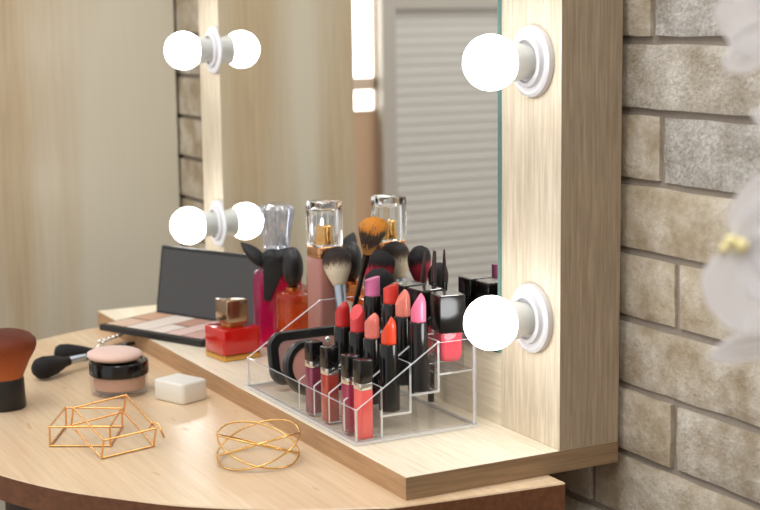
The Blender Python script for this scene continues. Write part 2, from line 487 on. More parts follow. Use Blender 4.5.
# ------------------------------------------------------------------ dressing table
half = [(.024, .1315), (.0102, -.0022), (.002, -.0281), (-.0223, -.0796), (-.0436, -.1116), (-.0784, -.155), (-.1182, -.1897), (-.1643, -.2241), (-.2289, -.2558), (-.30, -.275), (-.38, -.281)]
XC = -.38
full = half + [(2*XC-x, y) for x, y in half[-2::-1]]
rim = [(p.x, p.y) for p in spline([(x, y, 0) for x, y in full], 6)]
TH = .0225
tb = thing('dressing_table', 'pale wood dressing table with a curved front and brown edge darkened as shade', 'table', (0, 0, FLOOR))
hz = T-FLOOR
bm = loft([(rim, hz-.0012), ([(XC+(x-XC)*.9985, y+.0006 if y < 0 else y) for x, y in rim], hz)])
obj('table_top', bm, TABLE, tb, smooth=30)
obj('table_rim', loft([(rim, hz-TH), (rim, hz-.00122)]), TABLE_EDGE, tb, smooth=30)
bm = bmesh.new()
inn = [(XC+(x-XC)*.86, .1+(y-.1)*.8) for x, y in rim]
obj('apron', loft([(inn, hz-TH-.09), (inn, hz-TH-.0002)]), plain('dark apron', (40, 28, 22), .5), tb, smooth=30)
for x, y in ((-.06, .08), (-.70, .08), (-.16, -.13), (-.60, -.13)):
    obj('leg', lathe([(.011, 0), (.012, .01), (.02, hz-TH-.092)], 20, M=Matrix.Translation((x, y, 0))), TABLE_EDGE, tb, smooth=40)

# ------------------------------------------------------------------ vanity mirror
XL = -.779; YP = .1425; YB = .2015; ZT = .70
vm = thing('vanity_mirror', 'pale oak vanity mirror with lit globe bulbs and a base shelf', 'mirror', (0, 0, 0))
bm = B(XL, 0, 0, YB, T+.0002, 0)
o = obj('base_shelf', bm, [OAK_H, OAK_EDGE_SHADE, OAK_EDGE_Y_SHADE], vm, bevel=.0005)
for p in o.data.polygons:
    if abs(p.normal.y) > .5: p.material_index = 1
    elif abs(p.normal.x) > .5: p.material_index = 2
XR0 = -.0875; XLI = -.7025; ZB = .066
for x0, x1 in ((XR0, 0), (XL, XLI)):
    o = obj('side_post', B(x0, x1, YP, YB, .0001, ZT), [OAK_V, OAK_SIDE_SHADE], vm, bevel=.0005)
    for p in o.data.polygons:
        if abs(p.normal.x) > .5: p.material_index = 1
obj('bottom_rail', B(XLI+.0001, XR0-.0001, YP, YB, .0001, ZB), OAK_H, vm)
obj('top_rail', B(XLI+.0001, XR0-.0001, YP, YB, ZT-.075, ZT), OAK_H, vm)
obj('back_board', B(XLI+.0001, XR0-.0001, YP+.0002, YB, ZB+.0001, ZT-.0751), OAK_SIDE_SHADE, vm)
m_mirror, nt, b = newmat('silvered mirror')
b.inputs['Base Color'].default_value = (.92, .925, .90, 1); b.inputs['Metallic'].default_value = 1; b.inputs['Roughness'].default_value = .004
M_EDGE = plain('teal glass edge', (96, 132, 130), .12, spec=.7)
o = obj('mirror_glass', B(XLI-.002, XR0+.0005, .1385, YP-.0001, ZB-.001, ZT-.07), [m_mirror, M_EDGE], vm)
for p in o.data.polygons:
    if p.normal.y > -.5: p.material_index = 1
BULB = emit('lit white bulb', (252, 252, 252), 11.)
ROTX = Matrix.Rotation(math.radians(90), 4, 'X')       # local z -> world -y
for x in (-.0386, -.7252):
    for z in (.1036, .3136, .5236):
        s = obj('lamp_socket', lathe([(.0285, 0), (.0290, .0015), (.0285, .0045), (.0262, .0058), (.0235, .0048), (.0212, .0048), (.0205, .0085), (.0172, .0095), (.0165, .006), (.0, .006)], 48, M=ROTX), WHITE_PLASTIC, vm, smooth=30)
        s.location = (x, YP, z)
        n = obj('bulb_neck', lathe([(.0128, .0062), (.0132, .0085), (.0148, .015), (.0172, .0245), (.0172, .0262)], 40, M=ROTX), GREY_PLASTIC, s, smooth=30)
        r = .0224; c = .0411
        prof = [(.0168, .0259)]
        a0 = math.asin(.0168/r)
        for i in range(1, 25):
            a = a0+(PI-a0)*i/24
            prof.append((max(r*math.sin(a), 0) if i < 24 else 0, c-r*math.cos(a)))
        obj('bulb_globe', lathe(prof, 48, M=ROTX), BULB, s, smooth=60)['label'] = 'glowing white globe'

# ------------------------------------------------------------------ acrylic organizer
org = thing('cosmetics_organizer', 'clear acrylic stepped makeup organizer holding lipsticks and glosses', 'organizer', (0, 0, 0))
OX0, OX1, OY0, OY1 = -.325, -.095, .006, .122
XD = -.2115                        # wall of the wide left bay
th = .0022
def edge_mat(o):
    # the thin cut edges of a sheet read brighter than its faces
    A = max(p.area for p in o.data.polygons)
    for p in o.data.polygons:
        if p.area < A*.35: p.material_index = 1
def sheet(name, *a):
    o = obj(name, B(*a), [ACR, ACR_EDGE], org); edge_mat(o); return o
def ztop(y):
    return min(.0785, .0300+(y-OY0)*(.0785-.0300)/(.084-OY0))
o = obj('base_plate', B(OX0-.001, OX1+.001, OY0-.001, OY1+.001, .0003, .0033), [ACR, ACR_EDGE], org, bevel=.0006); edge_mat(o)
def side(x0, x1, y0=OY0, y1=OY1, z0=.0034, name='side_wall'):
    pts = [(y0, z0), (y1, z0), (y1, ztop(y1))]
    if y1 > .084 > y0: pts.append((.084, ztop(.084)))
    pts.append((y0, ztop(y0)))
    bm = bmesh.new()
    a = [bm.verts.new((x0, y, z)) for y, z in pts]; b_ = [bm.verts.new((x1, y, z)) for y, z in pts]
    bm.faces.new(a[::-1]).material_index = 0; bm.faces.new(b_).material_index = 0
    for i in range(len(pts)):
        j = (i+1) % len(pts)
        bm.faces.new((a[i], a[j], b_[j], b_[i])).material_index = 1
    return obj(name, bm, [ACR, ACR_EDGE], org, bevel=.0003, bseg=1)
side(OX0, OX0+th); side(OX1-th, OX1)
sheet('front_wall', OX0+th, OX1-th, OY0, OY0+th, .0034, .030)
sheet('back_wall', OX0+th, OX1-th, OY1-th, OY1, .0034, .0785)
TIER = [(OY0+th, .0310, .0034), (.0310, .0585, .0205), (.0585, .0858, .0350), (.0858, OY1-th, .0495)]
side(XD-.0011, XD+.0011, OY0+th, OY1-th, name='bay_divider')
X1 = OX1-th; X0 = XD+.0012
for k, (y0, y1, zf) in enumerate(TIER):
    if k:
        sheet('step_floor', X0, X1, y0+.001, y1-.0011 if k < 3 else y1, zf, zf+.002)
        sheet('step_riser', X0, X1, y0-.001, y0+.001, TIER[k-1][2]+.0001 if k > 1 else .0035, ztop(y0)+.001)
    divs = (-.1826, -.1530, -.1243) if k < 3 else (-.1662, -.1307)
    for xd in divs:
        side(xd-.0013, xd+.0013, y0+.0011, y1-.0011, zf+.0021, 'slot_divider')

# lip glosses ------------------------------------------------------
def gloss(X, col, label, tint, rot=0., Y=.0185, zt=0.):
    t = thing('lip_gloss', label, 'lip gloss', (X, Y, .0034), (0, 0, rot), 'lip glosses in the front row')
    m = plain('gloss '+label[:14], col, .12, spec=.6, coat=.6, sss=0)
    obj('tube', rbox(.0125, .0125, .0415, .0022, .0006), m, t, smooth=35)
    obj('collar', rbox(.0127, .0127, .0058, .0022, .0003, .0416), CHROME, t, smooth=35)
    obj('cap', rbox(.0129, .0129, .0178+zt, .0022, .0007, .0475), BLACK, t, smooth=35)
    return t
R_ = math.radians
gloss(-.2012, (128, 52, 74), 'plum lip gloss with black cap, first in the front row beside the compacts', 0, R_(6), zt=-.001)
gloss(-.1695, (168, 62, 48), 'brick red lip gloss with black cap, between the plum and raspberry ones', 0, R_(4), zt=.0003)
gloss(-.1292, (150, 44, 74), 'raspberry lip gloss with black cap, beside the coral gloss', 0, R_(4), zt=.001)
gloss(-.1058, (232, 96, 92), 'coral pink lip gloss with black cap at the organizer front corner', 0, R_(5), zt=.0015)

# lipsticks --------------------------------------------------------
def bullet_bm(r, h, tip, ang, az, seg=36, rnd=.35):
    """tip: height of the nose above the shoulder; ang: slope of the slanted cut; az: direction the point leans to"""
    prof = [(r*.97, 0), (r, .0006), (r, h-tip)]
    n = 14
    for i in range(1, n+1):
        t = i/n
        prof.append((r*(1-t**2.1)**.62 if i < n else 0, h-tip+tip*t))
    # dense rings so that the cut reads as a flat face
    dense = []
    for (r0, z0), (r1, z1) in zip(prof, prof[1:]):
        k = 10 if z1-z0 > .003 else 1
        for i in range(k): dense.append((r0+(r1-r0)*i/k, z0+(z1-z0)*i/k))
    dense.append(prof[-1])
    bm = lathe(dense, seg)
    ta = math.tan(ang); dx, dy = math.cos(az), math.sin(az)
    for v in bm.verts:
        lim = h-.0008-ta*(r*rnd-(v.co.x*dx+v.co.y*dy)) if ta else 9
        if v.co.z > lim and v.co.z > .002: v.co.z = max(lim, .002)
    return bm
def lipstick(X, Y, zf, ztube, ztip, col, label, tip=.010, ang=50, az=0., rnd=.35, row='front', rb=.0065):
    t = thing('lipstick', label, 'lipstick', (X, Y, zf), (0, 0, 0), 'opened lipsticks standing in the organizer')
    ht = ztube-zf
    obj('case', lathe([(.0086, 0), (.0090, .0005), (.0090, ht*.44), (.0087, ht*.44+.0004)], 36), BLACK, t, smooth=35)
    obj('inner_tube', lathe([(.0078, ht*.44+.0005), (.0078, ht-.0006), (.0074, ht)], 36), BLACK, t, smooth=35)
    m = plain('lipstick '+label[:18], col, .32, spec=.5, coat=.25, bump=.03, bscale=600)
    b = obj('bullet', bullet_bm(rb, ztip-ztube+.001, tip, R_(ang), az, rnd=rnd), m, t, smooth=28)
    b.location.z = ht+.0001
    return t
F2 = .0226; F3 = .0371
lipstick(-.1960, .0450, F2, .0795, .1020, (196, 40, 40), 'deep red pointed lipstick, first of the front four beside the gap', .009, 52, R_(40))
lipstick(-.1668, .0450, F2, .0799, .1035, (216, 62, 66), 'rose red pointed lipstick between the deep red and salmon ones', .010, 56, R_(118))
lipstick(-.1396, .0450, F2, .0792, .1008, (226, 122, 108), 'salmon pink slanted lipstick in the front four, next to the orange red one', .008, 48, R_(40))
lipstick(-.1096, .0450, F2, .0796, .1024, (232, 70, 34), 'orange red pointed lipstick at the near end of the front four', .010, 60, R_(60))
lipstick(-.1899, .0720, F3, .1053, .1222, (238, 128, 182), 'orchid pink flat-topped lipstick, tallest at the far end', .0012, 16, R_(60), .9, rb=.0068)
lipstick(-.1552, .0720, F3, .1040, .1215, (226, 62, 52), 'bright red flat-topped lipstick right of the orchid pink one', .0012, 22, R_(60), .9, rb=.0067)
lipstick(-.1337, .0720, F3, .0965, .1196, (232, 134, 116), 'peach pointed lipstick in the back four beside the candy pink one', .011, 58, R_(75))
lipstick(-.1066, .0720, F3, .0962, .1208, (242, 116, 150), 'candy pink pointed lipstick at the near end of the back four', .012, 60, R_(50))

# nail polishes ----------------------------------------------------
CAP_TOP = plain('mirror grey cap top', (176, 172, 168), .12, 1.)
POL_GLASS = clear('clear bottle glass', (244, 240, 240), .02, .02, fres=1.5)
def polish(X, Y, zf, col, label, rot, hc=.0315):
    t = thing('nail_polish', label, 'nail polish', (X, Y, zf), (0, 0, rot), 'nail polishes in the top row')
    hb = .0335
    obj('bottle', rbox(.0238, .0228, hb-.001, .0045, .0012), POL_GLASS, t, smooth=35)
    m = plain('lacquer '+label[:14], col, .15, coat=.8, spec=.6)
    obj('lacquer', loft([(rrect(.0140, .0130, .005), .0065), (rrect(.0180, .0170, .005), .0078), (rrect(.0204, .0194, .0045), .0105), (rrect(.0213, .0203, .004), .016), (rrect(.0213, .0203, .004), hb-.0016)]), m, t, smooth=50)
    obj('cap', rbox(.0238, .0238, hc, .0012, .0007, hb-.0008), BLACK, t, smooth=35)
    obj('cap_top', rbox(.0214, .0214, .0004, .0012, .0001, hb+hc-.0007), CAP_TOP, t)
    return t
PZ = .0517
polish(-.1805, .1035, PZ, (150, 30, 40), 'dark red nail polish with black square cap, farthest of three', R_(4), .0300)
polish(-.1500, .1035, PZ, (214, 44, 62), 'red nail polish with black cap, in the middle of the top row', R_(4), .0305)
polish(-.1112, .1035, PZ, (244, 74, 96), 'coral red nail polish with black cap beside the near bulb', R_(-10), .0318)

# compacts in the wide bay -----------------------------------------
PINKPAN = plain('dusty pink mirror and powder', (176, 136, 130), .3)
cp = thing('powder_compact', 'black square compact with a dusty pink inside leaning in the wide bay', 'compact')
set_matrix(cp, Matrix.Translation((-.2990, .0615, .0048)) @ Matrix.Rotation(R_(-11), 4, 'Y') @ Matrix.Rotation(R_(4), 4, 'Z'))
MY = Matrix.Rotation(R_(90), 4, 'Y') @ Matrix.Rotation(R_(90), 4, 'Z')       # local xy -> yz, z -> x
MC = Matrix.Translation((0, 0, .0258)) @ MY
obj('case', loft([(rrect(.084, .0490, .014, 8), -.004), (rrect(.086, .0510, .015, 8), -.002), (rrect(.086, .0510, .015, 8), .002), (rrect(.083, .048, .014, 8), .0036), (rrect(.068, .034, .009, 8), .0036), (rrect(.067, .033, .009, 8), .0024)], M=MC), BLACK_SATIN, cp, smooth=40)
obj('inside_pan', loft([(rrect(.0665, .0325, .009, 8), .00245), (rrect(.0665, .0325, .009, 8), .0029)], M=MC), PINKPAN, cp)
obj('clasp', sphere(.003, (.0045, .020, .0385), s=(.5, 1, 1)), CHROME, cp, smooth=60)
cp = thing('blush_compact', 'round black compact with pink blush in front of the square one', 'compact')
set_matrix(cp, Matrix.Translation((-.2500, .0390, .0050)) @ Matrix.Rotation(R_(-14), 4, 'Y') @ Matrix.Rotation(R_(5), 4, 'Z'))
MC = Matrix.Translation((0, 0, .0262)) @ MY
obj('case', lathe([(.0245, -.0045), (.0260, -.003), (.0260, .003), (.0240, .0048), (.0195, .0048), (.0190, .0030), (0, .003)], 48, M=MC), BLACK_SATIN, cp, smooth=40)
obj('blush_pan', lathe([(.0188, .0031), (.0186, .0038), (.012, .0041), (0, .0043)], 40, M=MC), plain('pink blush powder', (196, 138, 126), .8, bump=.2, bscale=1500), cp, smooth=50)

# ------------------------------------------------------------------ brushes standing in the organizer
def brush(name, label, base, tip, hr, hl, ferr, bris, mats, loc_flat=1., flat_dir=None):
    """base/tip in world; hr, hl handle radius and length; ferr (r0, r1, length); bris: profile (r, z from bristle root)"""
    t = thing(name, label, 'makeup brush', group='makeup brushes')
    M = aim(base, tip)
    if flat_dir is not None:                     # local y, the thin way of a flat head, turned to flat_dir
        z_ = (Vector(tip)-Vector(base)).normalized(); y_ = (Vector(flat_dir)-z_*z_.dot(Vector(flat_dir))).normalized(); x_ = y_.cross(z_)
        M = Matrix((x_, y_, z_)).transposed().to_4x4(); M.translation = Vector(base)
    set_matrix(t, M)
    mh, mf, mb = mats
    obj('handle', lathe([(hr*.55, 0), (hr*.9, .003), (hr, .012), (hr*.9, hl*.7), (ferr[0]*.9, hl)], 24), mh, t, smooth=45)
    obj('ferrule', lathe([(ferr[0], hl+.0001), (ferr[0]*1.04, hl+.002), (ferr[0], hl+.004), (ferr[1], hl+ferr[2])], 28, sx=1, sy=loc_flat), mf, t, smooth=35)
    z0 = hl+ferr[2]-.001
    bm = bmesh.new()
    lathe([(r, z0+z) for r, z in bris], 36, bm, sx=1, sy=loc_flat)
    for v in bm.verts:
        n_ = noise.noise(v.co*900)*.0006 + noise.noise(v.co*260)*.0006
        if v.co.z > z0+.004: v.co += Vector((v.co.x, v.co.y, 0))*n_*40 + Vector((0, 0, n_*1.3))
    o = obj('bristles', bm, mb, t, smooth=70)
    return t
def puffy(R0, R1, L, n=9):
    """bristle head from radius R0 swelling to R1 over length L with a round top"""
    out = [(R0, 0)]
    k = .66
    for i in range(1, n+1):
        t = i/n; out.append((R0+(R1-R0)*math.sin(t*PI/2)**1.1, L*k*t))
    for i in range(1, n+1):
        a = i/n*PI/2; out.append((R1*math.cos(a) if i < n else 0, L*k+L*(1-k)*math.sin(a)))
    return out
b_ = .0
def bl(a, b): return (Vector(b)-Vector(a)).length
# white brush with dark tips
a, b = (-.297, .1010, .0045), (-.3335, .1065, .1275); L_ = bl(a, b)
zl = L_-.0385
brush('powder_brush', 'white-haired brush with brown black tips beside the pink perfume', a, b, .0042, zl-.040, (.0043, .0062, .041),
      puffy(.006, .0145, .0385), (BLACK, CHROME_B, bristle('white hair with dark tips', [(0, (216, 200, 172)), (.40, (226, 212, 186)), (.56, (90, 70, 56)), (.68, (42, 32, 28)), (1, (34, 26, 24))], zl, L_)))
# black-tipped crimson brush
a, b = (-.2640, .1050, .0045), (-.2620, .1175, .1330); L_ = bl(a, b); zl = L_-.036
brush('powder_brush', 'crimson brush with black tips behind the black domed one', a, b, .004, zl-.03, (.0045, .0075, .031),
      puffy(.0075, .0160, .036), (BLACK, BLACK, bristle('crimson hair with black tips', [(0, (150, 30, 50)), (.50, (190, 48, 70)), (.60, (60, 20, 26)), (.68, (24, 18, 20)), (1, (20, 16, 18))], zl, L_)), .55, (-.88, .47, 0))
# black domed brush
a, b = (-.2430, .1000, .0045), (-.2430, .1075, .1190); L_ = bl(a, b); zl = L_-.036
brush('powder_brush', 'black domed brush behind the orchid pink lipstick', a, b, .004, zl-.03, (.0045, .0078, .031),
      puffy(.0078, .0138, .036), (BLACK, BLACK, bristle('black hair', [(0, (22, 20, 20)), (1, (28, 26, 26))], zl, L_)), .55, (-.88, .47, 0))
# mottled orange brush, leaning over the divider
a, b = (-.2470, .0600, .0045), (-.1610, .0605, .1765); L_ = bl(a, b); zl = L_-.034
brush('eyeshadow_brush', 'slim black brush with flared orange and black mottled hair, highest of all', a, b, .0026, zl-.022, (.0026, .0042, .023),
      [(.0042, 0), (.0068, .006), (.0098, .014), (.0124, .021), (.0136, .0255), (.0130, .0290), (.0108, .0322), (.0070, .0346), (.0030, .0357), (0, .0360)], (BLACK, BLACK, bristle('orange and black hair', [(0, (176, 128, 62)), (.20, (150, 112, 60)), (.32, (50, 42, 36)), (.72, (64, 56, 46)), (.88, (186, 118, 44)), (1, (196, 124, 40))], zl, L_, streak=.6, mott=.4, sw=.5)), .75)
# slim pencils leaning against the mirror behind the organizer
def pencil(label, base, tip, col_tip, end_col):
    t = thing('lip_pencil', label, 'lip pencil', group='pencils leaning on the mirror'); M = aim(base, tip); set_matrix(t, M); L_ = bl(base, tip)
    obj('barrel', lathe([(.0028, .016), (.0030, .017), (.0029, L_-.036), (.0024, L_-.030)], 18), BLACK, t, smooth=40)
    obj('end_cap', lathe([(.0026, 0), (.0030, .001), (.0030, .0159)], 18), plain('pencil end '+label[:6], end_col, .35), t, smooth=40)
    obj('tip', lathe([(.0024, L_-.0298), (.0017, L_-.014), (.0008, L_-.001), (0, L_)], 18), plain('pencil tip '+label[:6], col_tip, .4), t, smooth=50)
pencil('black lip pencil with a dark pointed end, standing upright near the post', (-.1905, .1315, .0005), (-.1860, .1330, .1420), (54, 28, 28), (44, 30, 30))
pencil('black lip pencil with a reddish tip, leaning left of the upright one', (-.2240, .1300, .0005), (-.2020, .1330, .1380), (62, 34, 32), (40, 30, 30))

# ------------------------------------------------------------------ perfumes and the red bottle
t = thing('perfume_bottle', 'tall square rose pink perfume bottle with clear cap and gold collar', 'perfume bottle', (-.3490, .1025, 0), (0, 0, R_(3)), 'perfume bottles by the mirror')
s = .0288
obj('body', rbox(s, s, .1165, .0042, .0012, .0003), plain('rose pink lacquer', (166, 112, 102), .34, coat=.2), t, smooth=35)
obj('collar', rbox(s*.985, s*.985, .0105, .004, .0006, .1170), plain('rose gold collar', (214, 160, 116), .2, 1.), t, smooth=35)
obj('atomizer', lathe([(.0088, .1293), (.0088, .1340), (.0076, .1345), (.0076, .1470), (.0066, .1480), (0, .1480)], 32), plain('gold atomizer', (214, 166, 98), .2, 1.), t, smooth=35)
bm = rbox(s, s, .0440, .0042, .0016, .1278); nout = len(bm.faces)
rbox(.0215, .0215, .0340, .0060, .0012, .1290, bm)
cc = obj('clear_cap', bm, glass('crystal clear plastic', (252, 253, 253), 0, 1.42), t, smooth=35)
for p in cc.data.polygons:
    if p.index >= nout: p.flip()          # the hollow inside of the cap
t = thing('perfume_bottle', 'amber perfume bottle with a black oval stopper', 'perfume bottle', (-.4300, .1040, 0), (0, 0, 0), 'perfume bottles by the mirror')
obj('glass_body', lathe([(.0155, .0005), (.0176, .0022), (.0182, .006), (.0182, .0625), (.0174, .0665), (.0145, .0688), (.0090, .0698), (.0075, .0700)], 40), clear('amber glass', (250, 206, 160), .03, .15, (206, 112, 56), 1.5), t, smooth=40)
obj('scent', lathe([(.0155, .0040), (.0166, .006), (.0166, .0540), (.0160, .0541)], 36), clear('amber scent', (250, 196, 150), .05, .36, (216, 130, 78), 1.1), t, smooth=40)
obj('collar', lathe([(.0078, .0701), (.0078, .0735), (.0070, .0738)], 28), plain('copper collar', (196, 120, 70), .25, 1.), t, smooth=40)
obj('stopper', sphere(.0105, (0, 0, .0940), s=(1.05, 1.05, 2.05)), BLACK_SATIN, t, smooth=60)

ANG = math.atan2(.88, .47)
t = thing('perfume_bottle', 'magenta perfume bottle with crystal stopper and black ribbon bow', 'perfume bottle', (-.4840, .1100, 0), (0, 0, ANG), 'perfume bottles by the mirror')
prof = [(.80, .0005), (.93, .003), (.97, .010), (1.0, .030), (1.0, .060), (.98, .074), (.90, .0815), (.62, .0865), (.40, .090), (.36, .092)]
obj('glass_body', lathe([(.0265*r, z) for r, z in prof], 44, sx=1, sy=.60), clear('magenta glass', (250, 128, 190), .04, .18, (232, 60, 140), 1.5), t, smooth=45)
obj('scent', lathe([(.0265*r*.84, z*.9+.004) for r, z in prof[:7]], 36, sx=1, sy=.56), clear('magenta scent', (244, 96, 170), .1, .30, (224, 44, 130), 1.1), t, smooth=45)
obj('neck', lathe([(.0092, .0921), (.0092, .1045), (.0086, .1050)], 24), BLACK_MATTE, t, smooth=40)
# crystal stopper: a fluted crown
bm = bmesh.new(); secs = []
for k_, (r, z) in enumerate([(.0128, .1052), (.0145, .1075), (.0134, .1100), (.0140, .120), (.0160, .134), (.0180, .146), (.0180, .1495), (.0140, .1535), (.0085, .1550)]):
    fl = .13 if 2 < k_ < 7 else .05
    secs.append(([(r*(1+fl*math.cos(8*2*PI*i/64))*math.cos(2*PI*i/64), r*(1+fl*math.cos(8*2*PI*i/64))*math.sin(2*PI*i/64)) for i in range(64)], z))
loft(secs, bm)
obj('crystal_stopper', bm, clear('cut crystal', (236, 240, 250), .04, .14, (236, 240, 250), 1.7, .12), t, smooth=25)
# ribbon bow: two loops, a knot and a tail, thick cloth
def lobe(P0, P1, width, fat, name):
    bm = bmesh.new(); M = aim(P0, P1); L_ = bl(P0, P1)
    n = 12; secs = []
    for i in range(n+1):
        q = i/n; rr = max(.05, math.sin(PI*(q**.75))**.7) if 0 < i < n else .12
        secs.append(([(width*rr*math.cos(2*PI*k/20), fat*rr*math.sin(2*PI*k/20)*(1+.25*math.cos(6*PI*k/20))) for k in range(20)], L_*q))
    loft(secs, bm, M=M)
    return obj(name, bm, BLACK_MATTE, t, smooth=60)
# local x runs away to the right of the view here, local -y towards the viewer
lobe((-.012, -.016, .0900), (-.037, -.013, .1150), .0105, .007, 'bow_loop')
lobe((-.004, -.017, .0960), (.022, -.015, .1080), .0100, .007, 'bow_loop')
obj('bow_knot', sphere(.0115, (-.004, -.0155, .0950), s=(1.2, .75, 1.15)), BLACK_MATTE, t, smooth=60)
bm = bmesh.new()
loft([(rrect(.024, .004, .0015, 3), 0), (rrect(.022, .004, .0015, 3), .014), (rrect(.016, .0035, .0012, 3), .028), (rrect(.007, .003, .0012, 3), .048)], bm, M=aim((.001, -.0215, .1000), (-.011, -.0215, .0500)) @ Matrix.Rotation(R_(90), 4, 'Z'))
obj('bow_tail', bm, BLACK_MATTE, t, smooth=50)

t = thing('nail_polish', 'square bright red bottle with gold base rim and bronze cap on the shelf', 'nail polish', (-.4610, .0470, 0), (0, 0, R_(6)))
obj('base_rim', rbox(.0440, .0440, .0062, .003, .0006, .0003), GOLD_TRIM, t, smooth=35)
obj('bottle', rbox(.0435, .0435, .0265, .0032, .0010, .0066), plain('bright red lacquer', (196, 24, 18), .14, coat=.6), t, smooth=35)
obj('neck_ring', rbox(.0200, .0180, .0035, .004, .0004, .0332), GOLD_TRIM, t, smooth=35)
obj('cap', rbox(.0262, .0252, .0245, .0016, .0006, .0368), plain('bronze metal cap', (178, 152, 128), .14, 1.), t, smooth=35)

# ------------------------------------------------------------------ eyeshadow palette
th_ = R_(25)
t = thing('eyeshadow_palette', 'open black eyeshadow palette with pink shades and an upright mirror lid', 'palette', (-.6620, -.0345, .0004), (0, 0, th_))
PL, PD = .161, .089
bm = bmesh.new(); box(bm, 0, PL, 0, PD, 0, .0072)
obj('tray', bm, BLACK_SATIN, t, bevel=.0012)
shades = [(222, 190, 166), (214, 172, 140), (236, 222, 210), (238, 224, 212), (200, 152, 134), (226, 196, 186), (206, 168, 156), (228, 192, 186), (214, 180, 160)]
cols = [(.006, .036), (.038, .072), (.074, .098), (.100, .124), (.126, .157)]
q = 0
for (x0, x1) in cols:
    ys = [(.006, .084)] if x0 in (.038, .100) else [(.006, .043), (.047, .084)]
    for y0, y1 in ys:
        o = obj('shade_pan', B(x0, x1, y0, y1, .0073, .0080), plain('eyeshadow %d' % q, shades[q % len(shades)], .55, bump=.1, bscale=1200), t, bevel=.0003); q += 1
lid = obj('lid', B(0, PL, 0, .0060, 0, .082), BLACK_SATIN, t, bevel=.0012)
lid.location = (0, PD+.0006, .0045); lid.rotation_euler = (R_(-9.5), 0, 0)
obj('lid_mirror', B(.004, PL-.004, -.0006, -.0001, .004, .078), plain('dark lid mirror', (84, 82, 80), .16, .75), lid)

# ------------------------------------------------------------------ things on the table
KX, KY = -.4440, -.1985
t = thing('kabuki_brush', 'stubby kabuki brush with brown orange hair on a black base', 'makeup brush', (KX, KY, T))
obj('handle', lathe([(.0195, .0002), (.0208, .0012), (.0212, .004), (.0200, .0285), (.0195, .0300)], 44), BLACK_SATIN, t, smooth=35)
bm = lathe([(.0193, .0296), (.0208, .034), (.0262, .046), (.0318, .056), (.0334, .0615), (.0326, .0665), (.0290, .0708), (.0215, .0738), (.011, .0750), (0, .0753)], 56)
for v in bm.verts:
    if v.co.z > .036:
        n_ = noise.noise(v.co*700)*.02+noise.noise(v.co*180)*.015
        v.co += Vector((v.co.x*n_, v.co.y*n_, n_*.012))
obj('bristles', bm, bristle('russet hair', [(0, (172, 92, 48)), (.5, (140, 66, 30)), (.8, (104, 44, 20)), (1, (66, 30, 18))], .030, .080, .6), t, smooth=70)

def flat_brush(label, tip, end, k):
    """lying brush: hair end first, then ferrule and handle"""
    t = thing('makeup_brush', label, 'makeup brush', group='black brushes lying on the table')
    M = aim(tip, end); set_matrix(t, M); L_ = bl(tip, end)
    obj('bristles', lathe([(0, 0), (.0062*k, .0016), (.0092*k, .006), (.0100*k, .014), (.0084*k, .028), (.0054, .042), (.0050, .047)], 28), bristle('black brush hair', [(0, (20, 19, 19)), (1, (26, 24, 24))], 0, .047), t, smooth=60)
    obj('ferrule', lathe([(.0046, .0468), (.0044, .052), (.0036, .0655), (.0034, .0665)] if bl(tip, end) < .1 else [(.0046, .0468), (.0044, .052), (.0036, .066), (.0034, .070)], 24), CHROME_B, t, smooth=40)
    if L_ > .1: obj('handle', lathe([(.0034, .0701), (.0042, .080), (.0040, L_-.02), (.0022, L_-.002), (0, L_)], 24), BLACK, t, smooth=45)
flat_brush('black-haired brush lying nearer the kabuki brush, its hair end out', (-.5330, -.1440, T+.0122), (-.5990, -.0130, T+.0135), 1.18)
flat_brush('black-haired brush lying behind the other, half hidden by the powder jar', (-.6110, -.1020, T+.0106), (-.5990, -.0350, T+.0044), 1.0)

JX, JY = -.4440, -.0825
t = thing('powder_jar', 'clear jar of beige loose powder with black lid ring', 'powder jar', (JX, JY, T))
obj('jar_glass', lathe([(.0255, .0002), (.0276, .0012), (.0282, .004), (.0284, .0190), (.0280, .0195)], 52), clear('clear jar plastic', (244, 242, 242), .03, .06, fres=1.45), t, smooth=35)
obj('powder', lathe([(.0240, .0056), (.0256, .0066), (.0260, .0192), (.0, .0193)], 48), plain('beige powder', (206, 164, 138), .8, bump=.1, bscale=900), t, smooth=35)
obj('lid', lathe([(.0286, .0196), (.0293, .0204), (.0293, .0315), (.0285, .0330), (.0262, .0333), (.0255, .0318), (0, .0318)], 56), BLACK, t, smooth=35)
bm = lathe([(0, 0), (.018, .0002), (.0245, .0016), (.0275, .0042), (.0270, .0070), (.0225, .0092), (.012, .0102), (0, .0105)], 48)
o = obj('powder_puff', bm, plain('pale pink velour', (228, 194, 180), .8, sheen=.4, bump=.1, bscale=1500), smooth=60)
tag(o, 'pale pink round puff lying on the powder jar', 'powder puff')
o.location = (JX-.0030, JY-.0030, T+.0336); o.rotation_euler = (R_(-1.0), R_(1.0), 0)

o = obj('makeup_sponge', rbox(.0430, .0340, .0205, .0050, .0022, 0, n=7), plain('white latex sponge', (226, 222, 211), .75, bump=.15, bscale=1800), smooth=50)
tag(o, 'white square makeup sponge lying in front of the shelf', 'sponge')
o.location = (-.3870, -.0390, T); o.rotation_euler = (0, 0, R_(22))

